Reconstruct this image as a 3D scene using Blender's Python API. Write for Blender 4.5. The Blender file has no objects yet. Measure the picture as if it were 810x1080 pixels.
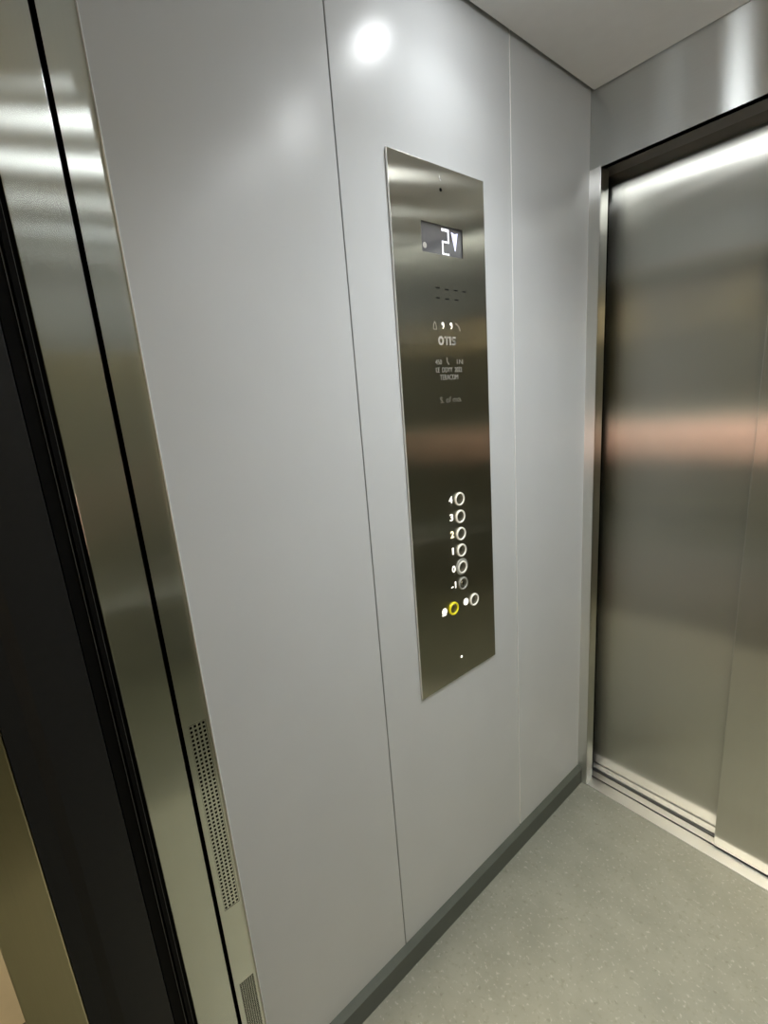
import bpy, bmesh, math, random
from mathutils import Matrix, Vector
random.seed(4)
scene = bpy.context.scene
C = scene.collection

# ------------------------------------------------------------------ materials
def new_mat(name):
    m = bpy.data.materials.new(name); m.use_nodes = True
    nt = m.node_tree; b = nt.nodes['Principled BSDF']
    return m, nt, b

def plain(name, col, rough=0.5, metal=0.0, spec=0.5, coat=0.0, coat_r=0.05, emit=None, es=0.0, vary=0.03, scale=30.0):
    m, nt, b = new_mat(name)
    n = nt.nodes.new('ShaderNodeTexNoise'); n.inputs['Scale'].default_value = scale; n.inputs['Detail'].default_value = 3
    tc = nt.nodes.new('ShaderNodeTexCoord'); nt.links.new(tc.outputs['Object'], n.inputs['Vector'])
    r = nt.nodes.new('ShaderNodeValToRGB')
    lo = [max(0, c * (1 - vary)) for c in col]; hi = [min(1, c * (1 + vary)) for c in col]
    r.color_ramp.elements[0].position = 0.35; r.color_ramp.elements[1].position = 0.65
    r.color_ramp.elements[0].color = (*lo, 1); r.color_ramp.elements[1].color = (*hi, 1)
    nt.links.new(n.outputs['Fac'], r.inputs['Fac']); nt.links.new(r.outputs['Color'], b.inputs['Base Color'])
    b.inputs['Roughness'].default_value = rough; b.inputs['Metallic'].default_value = metal
    b.inputs['Specular IOR Level'].default_value = spec
    b.inputs['Coat Weight'].default_value = coat; b.inputs['Coat Roughness'].default_value = coat_r
    if emit:
        b.inputs['Emission Color'].default_value = (*emit, 1); b.inputs['Emission Strength'].default_value = es
    return m

def brushed(name, col, tangent, wide, fine, grain, gvar=0.02, haze=.12):
    """brushed stainless steel: glints spread by `wide` along `tangent` and by `fine` across it; `grain` stretches the brush marks"""
    m, nt, b = new_mat(name)
    tc = nt.nodes.new('ShaderNodeTexCoord'); mp = nt.nodes.new('ShaderNodeMapping')
    mp.inputs['Scale'].default_value = grain
    nt.links.new(tc.outputs['Object'], mp.inputs['Vector'])
    n = nt.nodes.new('ShaderNodeTexNoise'); n.inputs['Scale'].default_value = 1.0; n.inputs['Detail'].default_value = 4
    nt.links.new(mp.outputs['Vector'], n.inputs['Vector'])
    cr = nt.nodes.new('ShaderNodeValToRGB')
    cr.color_ramp.elements[0].position = .3; cr.color_ramp.elements[1].position = .7
    cr.color_ramp.elements[0].color = (*[c * (1 - gvar) for c in col], 1)
    cr.color_ramp.elements[1].color = (*[min(1, c * (1 + gvar)) for c in col], 1)
    nt.links.new(n.outputs['Fac'], cr.inputs['Fac'])
    v = nt.nodes.new('ShaderNodeCombineXYZ')
    for i, a in enumerate('XYZ'): v.inputs[a].default_value = tangent[i]
    def lobe(w, f):
        g = nt.nodes.new('ShaderNodeBsdfAnisotropic'); g.distribution = 'BECKMANN'
        g.inputs['Roughness'].default_value = (w * f) ** .25; g.inputs['Anisotropy'].default_value = math.sqrt(f / w) - 1
        nt.links.new(v.outputs['Vector'], g.inputs['Tangent']); nt.links.new(cr.outputs['Color'], g.inputs['Color'])
        return g
    g1, g2 = lobe(wide, fine), lobe(wide, fine * 2.8)
    mx = nt.nodes.new('ShaderNodeMixShader'); mx.inputs['Fac'].default_value = haze
    nt.links.new(g1.outputs[0], mx.inputs[1]); nt.links.new(g2.outputs[0], mx.inputs[2])
    nt.links.new(mx.outputs[0], nt.nodes['Material Output'].inputs['Surface'])
    nt.nodes.remove(b)
    return m

STEEL = (.60, .595, .555)
M = {}
M['laminate'] = plain('grey_laminate', (.55, .562, .568), rough=.26, spec=.3, vary=.012, scale=6)
M['ceiling'] = plain('ceiling_paint', (.84, .84, .845), rough=.5, vary=.01)
M['steel_wall'] = brushed('brushed_steel_upright', (.69, .72, .68), (0, 1, 0), .38, .010, (40, 900, 3))
M['steel_panel'] = brushed('brushed_steel_faceplate', (.53, .52, .455), (0, 1, 0), .25, .006, (40, 900, 3))
M['steel_dull'] = brushed('dull_steel_upright', (.29, .30, .26), (0, 1, 0), .38, .02, (40, 900, 3))
M['steel_door'] = brushed('brushed_steel_door', (.53, .53, .485), (1, 0, 0), .34, .014, (700, 40, 3))
M['steel_header'] = brushed('brushed_steel_header', (.66, .675, .66), (0, 0, 1), .36, .018, (3, 40, 700))
M['steel_jamb'] = brushed('brushed_steel_jamb', (.80, .80, .77), (1, 0, 0), .25, .03, (700, 700, 3))
M['steel_reveal'] = brushed('brushed_steel_reveal', (.78, .78, .74), (0, 1, 0), .25, .03, (700, 700, 3))
M['aluminium'] = brushed('aluminium_sill', (.70, .70, .69), (0, 1, 0), .3, .18, (3, 700, 700))
M['chrome'] = plain('polished_chrome', (.75, .74, .72), rough=.12, metal=1, vary=.01)
M['satin'] = plain('satin_edge', (.85, .85, .83), rough=.45, metal=.6, vary=.01)
M['skirting'] = plain('dark_skirting', (.075, .085, .07), rough=.42, vary=.05)
M['black'] = plain('black_rubber', (.003, .003, .003), rough=.6, spec=.1, vary=.1)
M['void'] = plain('dark_gap', (.004, .004, .004), rough=.9, spec=.05, vary=.1)
M['seal_edge'] = plain('seal_edge_grey', (.06, .06, .055), rough=.35, vary=.1)
M['charcoal'] = plain('charcoal_paint', (.012, .012, .0125), rough=.45, spec=.35, vary=.06, scale=80)
M['warm_lit_steel'] = brushed('landing_frame_steel', (.55, .50, .34), (0, 1, 0), .36, .03, (40, 600, 3))  # warm landing light mixed into the steel colour
M['cream'] = plain('cream_paint', (.72, .62, .44), rough=.7, vary=.02)
M['hall_grey'] = plain('landing_wall_paint', (.09, .095, .073), rough=.7, vary=.02)
M['hall_tile'] = plain('landing_tile', (.05, .054, .04), rough=.4, vary=.05)
M['hall_dado'] = plain('landing_dado_paint', (.22, .22, .18), rough=.6, vary=.02)
M['soffit_paint'] = plain('soffit_paint', (.7, .68, .56), rough=.4, vary=.01)
M['soffit_shade'] = plain('soffit_shade', (.13, .13, .125), rough=.45, vary=.02)  # dark grey holds the shade of the downward face
M['grey_lit_edge'] = plain('grey_lit_edge_bead', (.70, .71, .73), rough=.35, vary=.01)
M['white_lit_edge'] = plain('white_lit_edge_bead', (.85, .85, .84), rough=.35, vary=.01)
M['pink'] = plain('salmon_reflection_band', (.86, .56, .48), rough=.5, vary=.02)
M['lamp'] = plain('lamp_lens', (.9, .9, .9), rough=.4, emit=(.955, .985, 1), es=46, vary=0)
M['lamp_far'] = plain('lamp_lens_clear', (.9, .9, .9), rough=.4, emit=(.955, .985, 1), es=40, vary=0)
M['added_hall_lamp'] = plain('added_landing_lens', (.9, .9, .9), rough=.4, emit=(1, .86, .62), es=310, vary=0)
M['lamp_trim'] = plain('lamp_trim_white', (.8, .8, .8), rough=.4, vary=.01)
M['screen'] = plain('display_glass', (.10, .10, .105), rough=.12, spec=.6, coat=.5, vary=.02)
M['digit'] = plain('display_segments', (.8, .8, .85), rough=.4, emit=(.92, .94, 1), es=.75, vary=0)
M['lilac'] = plain('display_arrow', (.7, .7, .9), rough=.4, emit=(.72, .74, 1), es=.55, vary=0)
M['backlit'] = plain('backlit_numeral', (.9, .88, .8), rough=.4, emit=(1, .96, .87), es=.9, vary=0)
M['backlit_warm'] = plain('backlit_numeral_warm', (.9, .82, .55), rough=.4, emit=(1, .88, .55), es=1.1, vary=0)
M['ring'] = plain('white_button_ring', (.80, .78, .70), rough=.3, emit=(1, .96, .85), es=.13, vary=.02)
M['ring_dim'] = plain('grey_button_ring', (.34, .34, .31), rough=.3, vary=.02)
M['yellow'] = plain('yellow_button_ring', (.75, .66, .02), rough=.3, emit=(1, .85, .02), es=.14, vary=.02)
M['engraved'] = plain('engraved_lettering', (.40, .39, .36), rough=.5, vary=.02)
M['engraved_faint'] = plain('faint_lettering', (.14, .13, .105), rough=.5, vary=.05)
M['engraved_mid'] = plain('soft_lettering', (.27, .26, .23), rough=.5, vary=.05)
M['mirror'] = plain('mirror_glass', (.88, .89, .88), rough=.03, metal=1, vary=.0)

def floor_material():
    m, nt, b = new_mat('speckled_vinyl')
    tc = nt.nodes.new('ShaderNodeTexCoord')
    base = nt.nodes.new('ShaderNodeTexNoise'); base.inputs['Scale'].default_value = 9; base.inputs['Detail'].default_value = 4
    r1 = nt.nodes.new('ShaderNodeValToRGB')
    r1.color_ramp.elements[0].position = .3; r1.color_ramp.elements[1].position = .7
    r1.color_ramp.elements[0].color = (0.205, 0.209, 0.173, 1); r1.color_ramp.elements[1].color = (0.250, 0.254, 0.212, 1)
    nt.links.new(tc.outputs['Object'], base.inputs['Vector']); nt.links.new(base.outputs['Fac'], r1.inputs['Fac'])
    col = r1.outputs['Color']
    for sc, lo, hi, c in ((75, .58, .70, (.205, .205, .165)), (110, .60, .72, (.325, .325, .28)), (55, .66, .74, (.185, .185, .148))):
        n = nt.nodes.new('ShaderNodeTexNoise'); n.inputs['Scale'].default_value = sc; n.inputs['Detail'].default_value = 2
        mp = nt.nodes.new('ShaderNodeMapping'); mp.inputs['Location'].default_value = (sc, sc * .3, 0)
        nt.links.new(tc.outputs['Object'], mp.inputs['Vector']); nt.links.new(mp.outputs['Vector'], n.inputs['Vector'])
        rr = nt.nodes.new('ShaderNodeMapRange'); rr.inputs['From Min'].default_value = lo; rr.inputs['From Max'].default_value = hi
        nt.links.new(n.outputs['Fac'], rr.inputs['Value'])
        mx = nt.nodes.new('ShaderNodeMix'); mx.data_type = 'RGBA'
        nt.links.new(rr.outputs['Result'], mx.inputs['Factor']); nt.links.new(col, mx.inputs['A'])
        mx.inputs['B'].default_value = (*c, 1); col = mx.outputs['Result']
    nt.links.new(col, b.inputs['Base Color'])
    b.inputs['Roughness'].default_value = .38
    return m
M['floor'] = floor_material()

# ------------------------------------------------------------------ mesh helpers
def box(bm, x0, x1, y0, y1, z0, z1):
    v = [bm.verts.new(p) for p in ((x0,y0,z0),(x1,y0,z0),(x1,y1,z0),(x0,y1,z0),(x0,y0,z1),(x1,y0,z1),(x1,y1,z1),(x0,y1,z1))]
    for f in ((0,3,2,1),(4,5,6,7),(0,1,5,4),(1,2,6,5),(2,3,7,6),(3,0,4,7)): bm.faces.new([v[i] for i in f])

def obj(name, bm, mat, parent=None, bevel=0, smooth=False):
    me = bpy.data.meshes.new(name)
    bmesh.ops.recalc_face_normals(bm, faces=bm.faces)
    bm.to_mesh(me); bm.free()
    if smooth:
        for p in me.polygons: p.use_smooth = True
    o = bpy.data.objects.new(name, me); C.objects.link(o)
    me.materials.append(mat if not isinstance(mat, str) else M[mat])
    if parent: o.parent = parent
    if bevel:
        md = o.modifiers.new('bevel', 'BEVEL'); md.width = bevel; md.segments = 2; md.limit_method = 'ANGLE'; md.angle_limit = math.radians(40)
    return o

def boxes(name, mat, *bs, parent=None, bevel=0):
    bm = bmesh.new()
    for b in bs: box(bm, *b)
    return obj(name, bm, mat, parent, bevel)

def tag(o, label, cat, group=None):
    o['label'] = label; o['category'] = cat
    if group: o['group'] = group
    return o

def struct(o, label=None):
    o['kind'] = 'structure'
    if label: o['label'] = label
    return o

def empty(name, loc):
    o = bpy.data.objects.new(name, None); C.objects.link(o); o.location = loc; o.empty_display_size = .05
    return o

def grid_plate(bm, us, vs, hole, d0, d1, P):
    """plate with real openings: cells of a u/v grid, hole(i,j) cells left out; P(u,v,d) places a point"""
    nu, nv = len(us), len(vs)
    cache = {}
    def V(i, j, d):
        k = (i, j, d)
        if k not in cache: cache[k] = bm.verts.new(P(us[i], vs[j], d1 if d else d0))
        return cache[k]
    solid = lambda i, j: 0 <= i < nu - 1 and 0 <= j < nv - 1 and not hole(i, j)
    for i in range(nu - 1):
        for j in range(nv - 1):
            if not solid(i, j): continue
            bm.faces.new((V(i,j,1), V(i+1,j,1), V(i+1,j+1,1), V(i,j+1,1)))
            bm.faces.new((V(i,j,0), V(i,j+1,0), V(i+1,j+1,0), V(i+1,j,0)))
            if not solid(i-1, j): bm.faces.new((V(i,j,0), V(i,j,1), V(i,j+1,1), V(i,j+1,0)))
            if not solid(i+1, j): bm.faces.new((V(i+1,j,0), V(i+1,j+1,0), V(i+1,j+1,1), V(i+1,j,1)))
            if not solid(i, j-1): bm.faces.new((V(i,j,0), V(i+1,j,0), V(i+1,j,1), V(i,j,1)))
            if not solid(i, j+1): bm.faces.new((V(i,j+1,0), V(i,j+1,1), V(i+1,j+1,1), V(i+1,j+1,0)))

WALLP = lambda u, v, d: (d, u, v)          # plates lying in the side wall: u = y, v = z, d = x

def lathe(bm, prof, y, z, n=32, x=0.0, sy=1.0):
    """revolve (radius, x-height) about the axis that points out of the side wall at (y,z)"""
    rings = []
    for r, h in prof:
        if r < 1e-6: rings.append([bm.verts.new((x + h, y, z))])
        else: rings.append([bm.verts.new((x + h, y + r * math.cos(2*math.pi*k/n), z + r * math.sin(2*math.pi*k/n))) for k in range(n)])
    for a, b in zip(rings, rings[1:]):
        for k in range(n):
            l = (k + 1) % n
            if len(a) == 1 and len(b) == 1: continue
            if len(a) == 1: bm.faces.new((a[0], b[k], b[l]))
            elif len(b) == 1: bm.faces.new((a[k], b[0], a[l]))
            else: bm.faces.new((a[k], b[k], b[l], a[l]))

def torus(bm, R, r, y, z, x, n=40, m=10, flat=1.0):
    rings = []
    for i in range(n):
        a = 2*math.pi*i/n; ring = []
        for j in range(m):
            t = 2*math.pi*j/m; rr = R + r*math.cos(t)
            ring.append(bm.verts.new((x + flat*r*math.sin(t), y + rr*math.cos(a), z + rr*math.sin(a))))
        rings.append(ring)
    for i in range(n):
        for j in range(m):
            A, B = rings[i], rings[(i+1) % n]; l = (j+1) % m
            bm.faces.new((A[j], B[j], B[l], A[l]))

def poly(bm, pts, x0, x1):
    """prism over a y/z outline, between two x"""
    a = [bm.verts.new((x0, y, z)) for y, z in pts]; b = [bm.verts.new((x1, y, z)) for y, z in pts]
    bm.faces.new(b); bm.faces.new(list(reversed(a)))
    n = len(pts)
    for k in range(n): l = (k+1) % n; bm.faces.new((a[k], a[l], b[l], b[k]))

def stroke(bm, pts, w, x0, x1):
    for (y0, z0), (y1, z1) in zip(pts, pts[1:]):
        d = Vector((y1-y0, z1-z0)); L = d.length; d /= L; n = Vector((-d.y, d.x)) * w/2; e = d * w * .35
        poly(bm, [(y0-e.x-n.x, z0-e.y-n.y), (y1+e.x-n.x, z1+e.y-n.y), (y1+e.x+n.x, z1+e.y+n.y), (y0-e.x+n.x, z0-e.y+n.y)], x0, x1)

def text(name, s, y, z, cap, x, mat, parent, bold=0.0, sx=1.0, width=None, thick=.0006):
    """raised lettering on the side wall, centred on (y,z); cap = letter height"""
    cu = bpy.data.curves.new(name, 'FONT'); cu.body = s; cu.size = 1.0; cu.extrude = 0.0; cu.offset = bold
    cu.resolution_u = 4
    t = bpy.data.objects.new(name, cu); C.objects.link(t)
    bpy.context.view_layer.update()
    me = bpy.data.meshes.new_from_object(t.evaluated_get(bpy.context.evaluated_depsgraph_get()))
    bpy.data.objects.remove(t)
    bm = bmesh.new(); bm.from_mesh(me); bpy.data.meshes.remove(me)
    xs = [v.co.x for v in bm.verts]; ys = [v.co.y for v in bm.verts]
    cx, cy = (min(xs)+max(xs))/2, (min(ys)+max(ys))/2; h = max(ys)-min(ys); w = max(xs)-min(xs)
    k = cap / h; kx = (width / w) if width else k * sx
    for v in bm.verts: v.co = Vector((0, y + (v.co.x-cx)*kx, z + (v.co.y-cy)*k))
    r = bmesh.ops.extrude_face_region(bm, geom=bm.faces[:])
    for v in [g for g in r['geom'] if isinstance(g, bmesh.types.BMVert)]: v.co.x += thick
    for v in bm.verts: v.co.x += x
    return obj(name, bm, mat, parent)

SPOT_W, SPREAD = (.4, 3.1, 3.1), 126
# ------------------------------------------------------------------ dimensions (metres)
W_CAB, H, Y1 = .985, 2.17, 1.40            # cab width, ceiling, inner face of the far front
DOOR_H = 1.985
Y0 = .066                                   # near edge of the cab

# ------------------------------------------------------------------ floor and ceiling
struct(boxes('floor', 'floor', (-.02, W_CAB+.02, Y0, 1.403, -.05, 0)), 'speckled grey green vinyl floor of the lift')
struct(boxes('ceiling', 'ceiling', (.010, W_CAB, Y0, Y1-.004, H, H+.03)), 'plain white lift ceiling')
struct(boxes('trim_1', 'void', (-.06, W_CAB+.06, Y0, 1.6, H+.06, H+.08)))   # dark roof above the shadow gap

# ------------------------------------------------------------------ side wall with its laminate panels
wl = struct(boxes('wall_left', 'void', (-.06, -.022, .18, 1.56, -.05, H+.06)), 'grey laminate side wall carrying the button panel')
for a, b in ((.1785, .5405), (.5430, 1.0360), (1.0385, Y1)):
    boxes('wall_panel', 'laminate', (-.021, 0, a, b, .05, H+.05), parent=wl, bevel=.0008)
for yy, h0, hh in ((.1783, .05, H+.04), (1.0372, .075, H+.02)):
    bm = bmesh.new()
    pr = [(-.003, yy-.0004), (.0002, yy-.0004), (.0012, yy), (.0014, yy+.0005), (.0012, yy+.0011), (.0001, yy+.0015), (-.003, yy+.0015)]
    A = [bm.verts.new((x, y, h0)) for x, y in pr]; B = [bm.verts.new((x, y, hh)) for x, y in pr]
    bm.faces.new(A); bm.faces.new(B)
    for k in range(7): bm.faces.new((A[k], A[(k+1) % 7], B[(k+1) % 7], B[k]))
    obj('lit_edge_bead', bm, 'white_lit_edge' if yy > 1 else 'grey_lit_edge', wl)  # added bead; its pale colour stands in for the lit panel edge
# skirting with a sloped top edge
bm = bmesh.new()
sec = [(-.021, -.001), (.015, -.001), (.015, .0585), (.0005, .0695), (-.021, .0695)]
A = [bm.verts.new((x, .180, z)) for x, z in sec]; B = [bm.verts.new((x, 1.399, z)) for x, z in sec]
bm.faces.new(A); bm.faces.new(B)
for k in range(5): bm.faces.new((A[k], A[(k+1) % 5], B[(k+1) % 5], B[k]))
struct(obj('baseboard_left', bm, 'skirting'), 'dark grey skirting along the foot of the grey side wall')

# ------------------------------------------------------------------ steel posts at the near end
XC = -.004
# post with two grille openings
ys = [.136, .1445, .1725, .178]; zs = [0, .10, .365, .543, .9275, H+.04]
bm = bmesh.new()
grid_plate(bm, ys, zs, lambda i, j: i == 1 and j in (1, 3), XC-.0015, XC, WALLP)
box(bm, XC-.03, XC-.0015, .136, .1375, 0, H+.04)
box(bm, XC-.03, XC-.0015, .1765, .178, 0, H+.04)
post = struct(obj('trim_2', bm, 'steel_wall'), 'brushed steel post with vents beside the grey wall')
boxes('backing', 'void', (XC-.034, XC-.030, .136, .178, 0, H+.04), parent=post)
def grille(name, z0, z1, cols, rows, open_f, label):
    y0, y1 = .1448, .1722
    def cuts(a, b, n, f):
        p = (b-a)/n; r = [a]
        for k in range(n): r += [a + p*(k+.5-f/2), a + p*(k+.5+f/2)]
        return r + [b]
    U, V = cuts(y0, y1, cols, open_f), cuts(z0, z1, rows, open_f)
    bm = bmesh.new()
    grid_plate(bm, U, V, lambda i, j: i % 2 == 1 and j % 2 == 1, XC-.0022, XC-.0004, WALLP)
    return tag(obj(name, bm, 'steel_wall'), label, 'vent', 'vent grilles in the steel post')
grille('vent_grille', .544, .9265, 4, 48, .56, 'long perforated vent grille of square holes, upper one in the steel post')
grille('vent_grille', .101, .364, 7, 66, .78, 'finely perforated dark vent grille at the foot of the steel post')
# inner steel post
struct(boxes('trim_3', 'steel_wall', (XC-.03, XC, .0658, .1292, 0, H+.04), bevel=.001), 'plain brushed steel post left of the vents')
struct(boxes('trim_4', 'void', (XC-.05, XC-.034, .0658, .18, 0, H+.04)))
# black rubber seal between lift and landing
seal = tag(boxes('door_seal', 'black', (-.03, -.006, .0335, .0505, 0, 2.3), (-.03, -.004, .0530, .0600, 0, 2.3), (-.03, -.012, .0505, .066, 0, 2.3), bevel=.0008),
    'black ribbed rubber seal between the steel post and charcoal door edge', 'seal')
boxes('seal_lip', 'seal_edge', (-.0065, -.0035, .0492, .0500, 0, 2.3), parent=seal)
boxes('seal_lip', 'seal_edge', (-.0065, -.0045, .0600, .0606, 0, 2.3), parent=seal)
# charcoal landing door edge, folded once
bm = bmesh.new()
pts = [(-.004, .0325), (-.001, -.030), (-.006, -.045), (-.006, -.0705), (-.04, -.0705), (-.04, .0325)]
A = [bm.verts.new((x, y, 0)) for x, y in pts]; B = [bm.verts.new((x, y, 2.3)) for x, y in pts]
bm.faces.new(list(reversed(A))); bm.faces.new(B)
for k in range(6): bm.faces.new((A[k], A[(k+1) % 6], B[(k+1) % 6], B[k]))
tag(obj('landing_door_post', bm, 'charcoal', bevel=.001), 'tall matt charcoal door post at the left edge of the picture', 'door post')
tag(boxes('landing_door_frame', 'warm_lit_steel', (-.06, -.006, -.1345, -.0712, 0, 2.3), bevel=.002),
    'steel door frame coloured as if warmly lit, left of the charcoal post', 'door frame')

# ------------------------------------------------------------------ far front: header, jamb, sill, doors
hdr = struct(boxes('wall_back', 'steel_header', (0, W_CAB, Y1, Y1+.003, DOOR_H, H+.05), (0, W_CAB, Y1+.003, Y1+.022, DOOR_H, DOOR_H+.003),
      (.832, W_CAB, Y1, Y1+.003, 0, DOOR_H)), 'brushed steel panel above the sliding lift doors')
boxes('soffit', 'soffit_shade', (.0, W_CAB, Y1+.022, Y1+.14, DOOR_H+.004, DOOR_H+.03), parent=hdr)
struct(boxes('trim_5', 'steel_jamb', (-.004, .032, Y1-.0015, Y1+.002, 0, DOOR_H+.003), bevel=.0008),
    'narrow brushed steel jamb in the corner left of the doors')
struct(boxes('trim_10', 'steel_reveal', (.0295, .032, Y1+.0021, Y1+.043, 0, DOOR_H)), 'return edge of the narrow steel jamb')
struct(boxes('trim_6', 'void', (-.06, W_CAB+.06, 1.56, 1.58, -.06, H+.06), (-.02, .010, Y1+.005, 1.56, -.05, H)))   # dark shaft behind the doors
d1 = struct(boxes('door_1', 'steel_door', (.012, .445, 1.490, 1.52, .008, DOOR_H+.05), bevel=.0012), 'rear left sliding panel of the brushed steel lift doors')
d2 = struct(boxes('door_2', 'steel_door', (.414, .86, 1.447, 1.477, .008, DOOR_H+.05), bevel=.0012), 'front right sliding panel of the brushed steel lift doors')
sill = tag(boxes('door_sill', 'aluminium', (.003, W_CAB, 1.4035, 1.4495, -.012, .0015), (.003, W_CAB, 1.456, 1.482, -.012, .0015),
      (.003, W_CAB, 1.490, 1.55, -.012, .0005), (.003, W_CAB, 1.4035, 1.55, -.03, -.012), bevel=.0006),
      'ribbed aluminium sill with guide grooves below the sliding doors', 'door sill')

# ------------------------------------------------------------------ opposite wall (beside the photographer)
struct(boxes('wall_right', 'steel_dull', (W_CAB, W_CAB+.03, Y0, 1.56, -.05, H+.06)), 'brushed steel wall facing the button panel')
mg = tag(boxes('added_wall_mirror', 'mirror', (W_CAB-.005, W_CAB-.0002, .072, 1.39, 1.64, 2.15), bevel=.001), 'added wide mirror, out of view, high on the wall facing the button panel', 'mirror')  # unseen mirror, put in for the repeated lamp streaks on the posts
hr = empty('handrail', (W_CAB-.06, .75, .82))
def tube(bm, a, b, r, n=16):
    a, b = Vector(a), Vector(b); d = (b-a).normalized(); q = d.to_track_quat('Z', 'Y').to_matrix()
    A = [bm.verts.new(a + q @ Vector((r*math.cos(2*math.pi*k/n), r*math.sin(2*math.pi*k/n), 0))) for k in range(n)]
    B = [bm.verts.new(b + q @ Vector((r*math.cos(2*math.pi*k/n), r*math.sin(2*math.pi*k/n), 0))) for k in range(n)]
    bm.faces.new(list(reversed(A))); bm.faces.new(B)
    for k in range(n): bm.faces.new((A[k], A[(k+1) % n], B[(k+1) % n], B[k]))
bm = bmesh.new(); tube(bm, (0, -.50, 0), (0, .50, 0), .018); obj('rail', bm, 'chrome', hr, smooth=False)
for yy in (-.42, .42):
    bm = bmesh.new(); tube(bm, (.0, yy, 0), (.0600, yy, 0), .009); obj('bracket', bm, 'chrome', hr)
tag(hr, 'steel handrail along the wall facing the button panel', 'handrail')

# ------------------------------------------------------------------ ceiling spots
def disc_down(bm, prof, n=32):
    rings = []
    for r, h in prof:
        rings.append([bm.verts.new((0, 0, h))] if r < 1e-6 else [bm.verts.new((r*math.cos(2*math.pi*k/n), r*math.sin(2*math.pi*k/n), h)) for k in range(n)])
    for a, b in zip(rings, rings[1:]):
        for k in range(n):
            l = (k+1) % n
            if len(b) == 1: bm.faces.new((a[k], a[l], b[0]))
            else: bm.faces.new((a[k], b[k], b[l], a[l]))
lab = ['round ceiling spotlight nearest the button panel wall', 'round ceiling spotlight in the middle of the row of three', 'round ceiling spotlight farthest from the button panel wall']
for k, x in enumerate((.17, .495, .815)):
    cl = empty('ceiling_light', (x, .785, H)); q = 1.0 if k == 0 else 1.4
    bm = bmesh.new(); disc_down(bm, [(r*q, h) for r, h in ((.046, 0), (.046, -.003), (.036, -.004), (.034, -.001), (.034, 0))]); obj('trim_ring', bm, 'lamp_trim', cl)
    bm = bmesh.new(); disc_down(bm, [(r*q, h) for r, h in ((.0335, -.0012), (.031, -.0060), (.024, -.0100), (.013, -.0125), (0, -.0133))]); obj('lens', bm, 'lamp' if k == 0 else 'lamp_far', cl)
    ld = bpy.data.lights.new('spot_beam', 'AREA'); ld.shape = 'DISK'; ld.size = .066*q; ld.energy = SPOT_W[k]; ld.spread = math.radians(SPREAD); ld.color = (.955, .985, 1)
    lo = bpy.data.objects.new('spot_beam', ld); C.objects.link(lo); lo.parent = cl; lo.location = (0, 0, -.0150)
    tag(cl, lab[k], 'ceiling light', 'row of ceiling spotlights')

# ------------------------------------------------------------------ landing behind the camera
LX0, LX1, LY0, LY1, LH = -.55, 1.9, -2.4, -.135, 2.5
struct(boxes('floor', 'hall_tile', (LX0, LX1, LY0, Y0-.012, -.05, -.001)))
struct(boxes('ceiling', 'ceiling', (LX0, LX1, LY0, LY1, LH, LH+.03)))
struct(boxes('wall_landing_left', 'cream', (LX0-.03, LX0, LY0, LY1, 0, LH)))
struct(boxes('wall_landing_right', 'hall_grey', (LX1, LX1+.03, LY0, LY1, 0, LH)))
struct(boxes('wall_landing_back', 'hall_grey', (LX0, LX1, LY0-.03, LY0, 0, LH)))
struct(boxes('wall_landing_front', 'hall_grey', (LX0, -.061, LY1, LY1+.03, 0, LH), (W_CAB+.02, LX1, LY1, LY1+.03, 0, LH), (-.061, W_CAB+.02, LY1, LY1+.03, 1.995, LH)))
struct(boxes('trim_7', 'charcoal', (W_CAB+.001, W_CAB+.05, LY1+.03, Y0-.001, 0, 2.3)))
struct(boxes('trim_11', 'soffit_paint', (-.003, W_CAB, LY1+.031, Y0-.001, 1.995, 2.30)), 'pale soffit over the near entrance')
struct(boxes('trim_8', 'ceiling', (.0, W_CAB, Y0-.001, Y0+.003, 1.995, H+.05)))
struct(boxes('trim_9', 'pink', (LX0, LX1, LY0, LY0+.02, .66, 1.01)), 'unseen salmon band added for the pink reflection in the doors')  # invented band; its colour supplies the pink streak on the doors
wl_ = empty('added_band_light', (.5, LY0, 1.22))  # no known lamp; added to brighten the salmon band
boxes('added_light_housing', 'hall_grey', (-.6, .6, 0, .16, 0, .03), parent=wl_)
ld = bpy.data.lights.new('band_fill_light', 'AREA'); ld.shape = 'RECTANGLE'; ld.size = 1.15; ld.size_y = .10; ld.energy = 18; ld.spread = math.radians(120); ld.color = (1, .95, .9)
lo = bpy.data.objects.new('band_fill_light', ld); C.objects.link(lo); lo.parent = wl_; lo.location = (0, .09, -.004)
tag(wl_, 'added light over the salmon band on the landing, out of view', 'light helper')
lamp = empty('added_landing_lamp', (-.1, -.75, LH))  # unseen lamp, added to brighten and warm the landing strip
bm = bmesh.new(); disc_down(bm, [(.15, 0), (.15, -.03), (.14, -.032)]); obj('rim', bm, 'lamp_trim', lamp)
bm = bmesh.new(); disc_down(bm, [(.14, -.030), (.10, -.045), (0, -.05)]); obj('shade', bm, 'added_hall_lamp', lamp)
tag(lamp, 'added round warm lamp on the landing ceiling, out of view', 'ceiling light')

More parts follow.
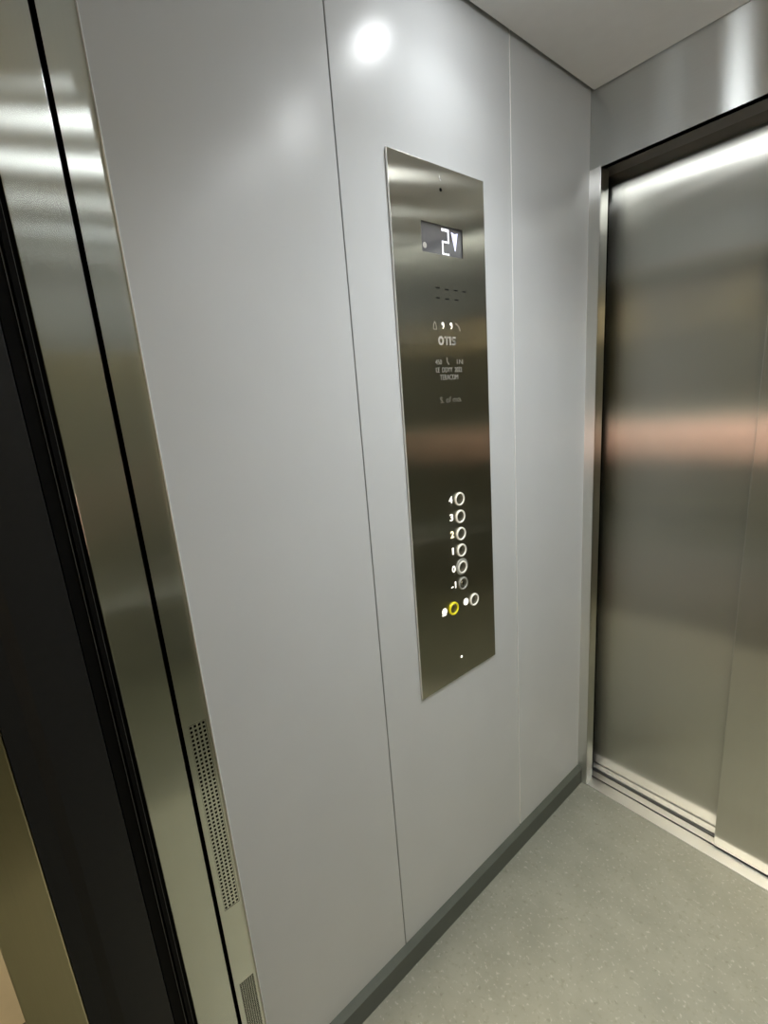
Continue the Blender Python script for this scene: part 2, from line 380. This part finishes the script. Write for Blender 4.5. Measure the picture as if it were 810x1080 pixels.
# ------------------------------------------------------------------ control panel
CY = .790
cp = empty('lift_control_panel', (0, CY, .722))
tag(cp, 'tall brushed steel lift button panel with display on grey wall', 'control panel')
P0 = (0, CY, .722)
XF = .0045                                     # front of the faceplate
def part(name, bm, mat, parent=cp, **k):
    """mesh drawn in wall coordinates, parented without moving it"""
    o = obj(name, bm, mat, None, **k); return attach(o, parent)
def attach(o, parent):
    off = Vector(P0)
    o.data.transform(Matrix.Translation(-off)); o.parent = parent
    return o
ya, yb, za, zb = .6515, .9285, .7215, 1.864
dy0, dy1, dz0, dz1 = .7300, .8535, 1.7008, 1.7560   # display window
bm = bmesh.new()
grid_plate(bm, [ya, dy0, dy1, yb], [za, dz0, dz1, zb], lambda i, j: i == 1 and j == 1, XF-.0025, XF, WALLP)
box(bm, .0, XF-.0025, ya+.004, yb-.004, za+.004, dz0-.004)      # folded box behind the plate
box(bm, .0, XF-.0025, ya+.004, yb-.004, dz1+.004, zb-.004)
part('faceplate', bm, 'steel_panel', bevel=.0005)
bm = bmesh.new()
pr = [(XF-.0030, ya-.0014), (XF-.0004, ya-.0014), (XF+.0002, ya-.0008), (XF+.0002, ya-.0001), (XF-.0030, ya-.0001)]
A = [bm.verts.new((x, y, za)) for x, y in pr]; B = [bm.verts.new((x, y, zb)) for x, y in pr]
bm.faces.new(A); bm.faces.new(B)
for k in range(5): bm.faces.new((A[k], A[(k+1) % 5], B[(k+1) % 5], B[k]))
part('lit_side_edge', bm, 'satin')  # side strip made paler than the plate for the light it catches
# display
bm = bmesh.new(); box(bm, .0002, .0012, dy0-.002, dy1+.002, dz0-.002, dz1+.002)
disp = part('display', bm, 'screen')
bm = bmesh.new(); h = .0475; c0, c1, c2 = .7935, .8115, .0030
zt, zm, zl = 1.7500, 1.7275, 1.7045
stroke(bm, [(c0, zt), (c1, zt)], .0050, .0012, .0016)
stroke(bm, [(c1, zt), (c1, zm)], .0036, .0012, .0016)
stroke(bm, [(c1, zm), (c0, zm)], .0034, .0012, .0016)
stroke(bm, [(c0, zm), (c0, zl)], .0036, .0012, .0016)
for k in range(3): stroke(bm, [(c0+.0005+k*.0075, zl), (c0+.003+k*.0075, zl)], .0034, .0012, .0016)
part('floor_digit', bm, 'digit', disp)
bm = bmesh.new(); poly(bm, [(.8205, 1.7492), (.8255, 1.7480), (.8310, 1.7462), (.8365, 1.7478), (.8412, 1.7488), (.8325, 1.7140), (.8308, 1.7140)], .0012, .0016)
part('down_arrow', bm, 'lilac', disp)
bm = bmesh.new(); lathe(bm, [(0, .0004), (.0052, .0004), (.0056, 0)], .7410, 1.7140, 20, x=.0012)
part('status_lamp', bm, 'engraved', disp)
# screw and peep hole above the display
bm = bmesh.new(); lathe(bm, [(0, .0002), (.0036, .0002), (.0036, -.0005)], .7912, 1.8212, 20, x=XF)
part('sensor_hole', bm, 'void')
bm = bmesh.new(); stroke(bm, [(.7885, 1.8460), (.7893, 1.8395), (.7925, 1.8378)], .0016, XF, XF+.0004)
part('engraved_mark', bm, 'satin')
# speaker slots
for (y, z) in ((.7691, 1.6361), (.7965, 1.6345), (.8245, 1.6352), (.8520, 1.6345), (.7680, 1.6167), (.7966, 1.6160), (.8260, 1.6162)):
    bm = bmesh.new(); stroke(bm, [(y-.0055, z), (y+.0055, z)], .0024, XF-.001, XF+.0002)
    part('speaker_slot', bm, 'void')
# pictograms: bell, two lit symbols, handset
bm = bmesh.new()
stroke(bm, [(.7505, 1.5545), (.7515, 1.5640), (.7550, 1.5690), (.7585, 1.5640), (.7597, 1.5545), (.7505, 1.5545)], .0015, XF, XF+.0004)
part('bell_symbol', bm, 'engraved_mid')
for y, z in ((.7791, 1.5640), (.8050, 1.5640)):
    bm = bmesh.new(); lathe(bm, [(0, .0006), (.0031, .0006), (.0031, 0)], y, z+.0020, 18, x=XF)
    stroke(bm, [(y+.0025, z+.001), (y+.0028, z-.0035), (y, z-.0070)], .0018, XF, XF+.0006)
    part('lit_symbol', bm, 'backlit')
bm = bmesh.new(); stroke(bm, [(.8205, 1.5675), (.8250, 1.5660), (.8320, 1.5590), (.8335, 1.5540)], .0030, XF, XF+.0004)
part('handset_symbol', bm, 'engraved_mid')
def ctext(name, s, y, z, cap, mat, parent=cp, **k): return attach(text(name, s, y, z, cap, XF, mat, None, **k), parent)
bm = bmesh.new(); mz, mh = 1.5318, .0075
def ring_letter(cy, cz, ry, rz, w):
    n = 24; o = [(cy+ry*math.cos(2*math.pi*k/n), cz+rz*math.sin(2*math.pi*k/n)) for k in range(n)]
    i = [(cy+(ry-w)*math.cos(2*math.pi*k/n), cz+(rz-w)*math.sin(2*math.pi*k/n)) for k in range(n)]
    for k in range(n): l = (k+1) % n; poly(bm, [o[k], o[l], i[l], i[k]], XF, XF+.0005)
ring_letter(.7715, mz, .0085, .0093, .0042)
stroke(bm, [(.7838, mz+mh-.0005), (.7950, mz+mh-.0005)], .0038, XF, XF+.0005); stroke(bm, [(.7894, mz+mh), (.7894, mz-mh+.0002)], .0042, XF, XF+.0005)
stroke(bm, [(.8000, mz+mh), (.8000, mz-mh)], .0042, XF, XF+.0005)
stroke(bm, [(.8165, mz+mh-.0006), (.8085, mz+mh-.0006), (.8070, mz+.0035), (.8090, mz+.0004), (.8145, mz-.0006), (.8165, mz-.0036), (.8150, mz-mh+.0006), (.8065, mz-mh+.0006)], .0036, XF, XF+.0005)
part('maker_lettering', bm, 'engraved')
ctext('engraved_lettering', '450', .7610, 1.4880, .0100, 'engraved_mid', width=.019)
bm = bmesh.new(); stroke(bm, [(.7880, 1.4965), (.7880, 1.4890), (.7925, 1.4835)], .0022, XF, XF+.0004); part('engraved_mark', bm, 'engraved_mid')
ctext('engraved_lettering', '1N', .8290, 1.4885, .0100, 'engraved_mid', width=.019)
ctext('engraved_lettering', 'LE  DDYY  2022', .7935, 1.4718, .0105, 'engraved_mid', width=.083)
ctext('engraved_lettering', 'TERACOM', .7921, 1.4562, .0110, 'engraved_mid', width=.058)
ctext('engraved_signature', 'S. of mo.', .7950, 1.4085, .0130, 'engraved_faint', width=.070)

def button(y, z, numeral, ny, nz, ring='ring', nm='backlit', tubew=.0021, key=False, collar=False):
    bm = bmesh.new()
    lathe(bm, [(0, -.0002), (.009, .0000), (.0115, .0006), (.0128, .0014), (.0128, -.001)], y, z, 36, x=XF)
    b = part('button', bm, 'steel_panel', smooth=False)
    bm = bmesh.new(); torus(bm, .0140, tubew, y, z, XF+.0012, flat=1.2); part('button_ring', bm, ring, b, smooth=True)
    if key:
        bm = bmesh.new(); lathe(bm, [(0, .0016), (.0052, .0016), (.0058, .0010), (.0058, 0)], y, z, 24, x=XF); part('key_barrel', bm, 'chrome', b)
        bm = bmesh.new(); stroke(bm, [(y, z-.003), (y, z+.003)], .0014, XF+.0016, XF+.0019); part('key_slot', bm, 'void', b)
    if collar:
        bm = bmesh.new(); torus(bm, .0180, .0028, y-.0015, z+.0015, XF+.0004, flat=.9); part('button_collar', bm, 'ring_dim', b, smooth=True)
    if numeral is not None:
        n = attach(text('numeral', numeral, ny, nz, .0165, XF, nm, None, bold=.014, width={'1': .0052, '-1': .0170}.get(numeral, .0115)), b)
    bm = bmesh.new()
    for k in range(3 if numeral else 2): lathe(bm, [(0, .0007), (.0009, .0004), (.0012, 0)], ny + .001 + (k % 2)*.003, nz - .0125 - (k//2)*.003, 10, x=XF)
    part('braille_dots', bm, 'chrome', b)
    return b
for z, s, nz, kw in ((1.1795, '4', 1.1825, {}), (1.1370, '3', 1.1405, {}), (1.0945, '2', 1.0990, dict(nm='backlit_warm')), (1.0530, '1', 1.0580, {}),
                     (1.0100, '0', 1.0130, dict(collar=True)), (.9680, '-1', .9715, dict(ring='ring_dim', key=True))):
    button(.8085, z, s, .7785 if s != '-1' else .7755, nz, **kw)
ba = button(.7712, .9141, None, .7393, .9157, ring='yellow', tubew=.0024)
ba['label'] = 'yellow ringed alarm button'
bm = bmesh.new()   # bell badge
lathe(bm, [(0, .0008), (.0080, .0008), (.0085, 0)], .7398, .9165, 24, x=XF); stroke(bm, [(.7325, .9080), (.7440, .9080)], .0032, XF, XF+.0008)
part('bell_badge', bm, 'backlit', ba)
bo = button(.8480, .9117, None, .8172, .9158)
bm = bmesh.new(); lathe(bm, [(0, .0008), (.0086, .0008), (.0090, 0)], .8172, .9158, 24, x=XF); part('door_badge', bm, 'backlit', bo)
bm = bmesh.new(); lathe(bm, [(0, .0010), (.0026, .0008), (.0036, 0)], .7926, .7745, 18, x=XF); part('panel_screw', bm, 'backlit')  # bright glint of the screw put in as emission

# ------------------------------------------------------------------ camera
cam = bpy.data.cameras.new('camera'); co = bpy.data.objects.new('camera', cam); C.objects.link(co)
R = ((0.63825132, 0.76591265, -0.0775439), (0.12568144, -0.20304776, -0.9710694), (-0.75949946, 0.6100405, -0.22585651))
rt, dn, fw = (Vector(r) for r in R)
mw = Matrix((rt, -dn, -fw)).transposed().to_4x4(); mw.translation = (.725, 0, 1.41)
co.matrix_world = mw
cam.sensor_fit = 'HORIZONTAL'; cam.sensor_width = 36; cam.lens = 36 * 489.674 / 810; cam.clip_start = .01
scene.camera = co

# ------------------------------------------------------------------ world and view
w = bpy.data.worlds.new('world'); scene.world = w; w.use_nodes = True
w.node_tree.nodes['Background'].inputs['Color'].default_value = (.02, .02, .02, 1)
w.node_tree.nodes['Background'].inputs['Strength'].default_value = .2
vs = scene.view_settings
vs.view_transform = 'Standard'; vs.look = 'None'; vs.gamma = 1; vs.use_curve_mapping = False
vs.exposure = 0.40
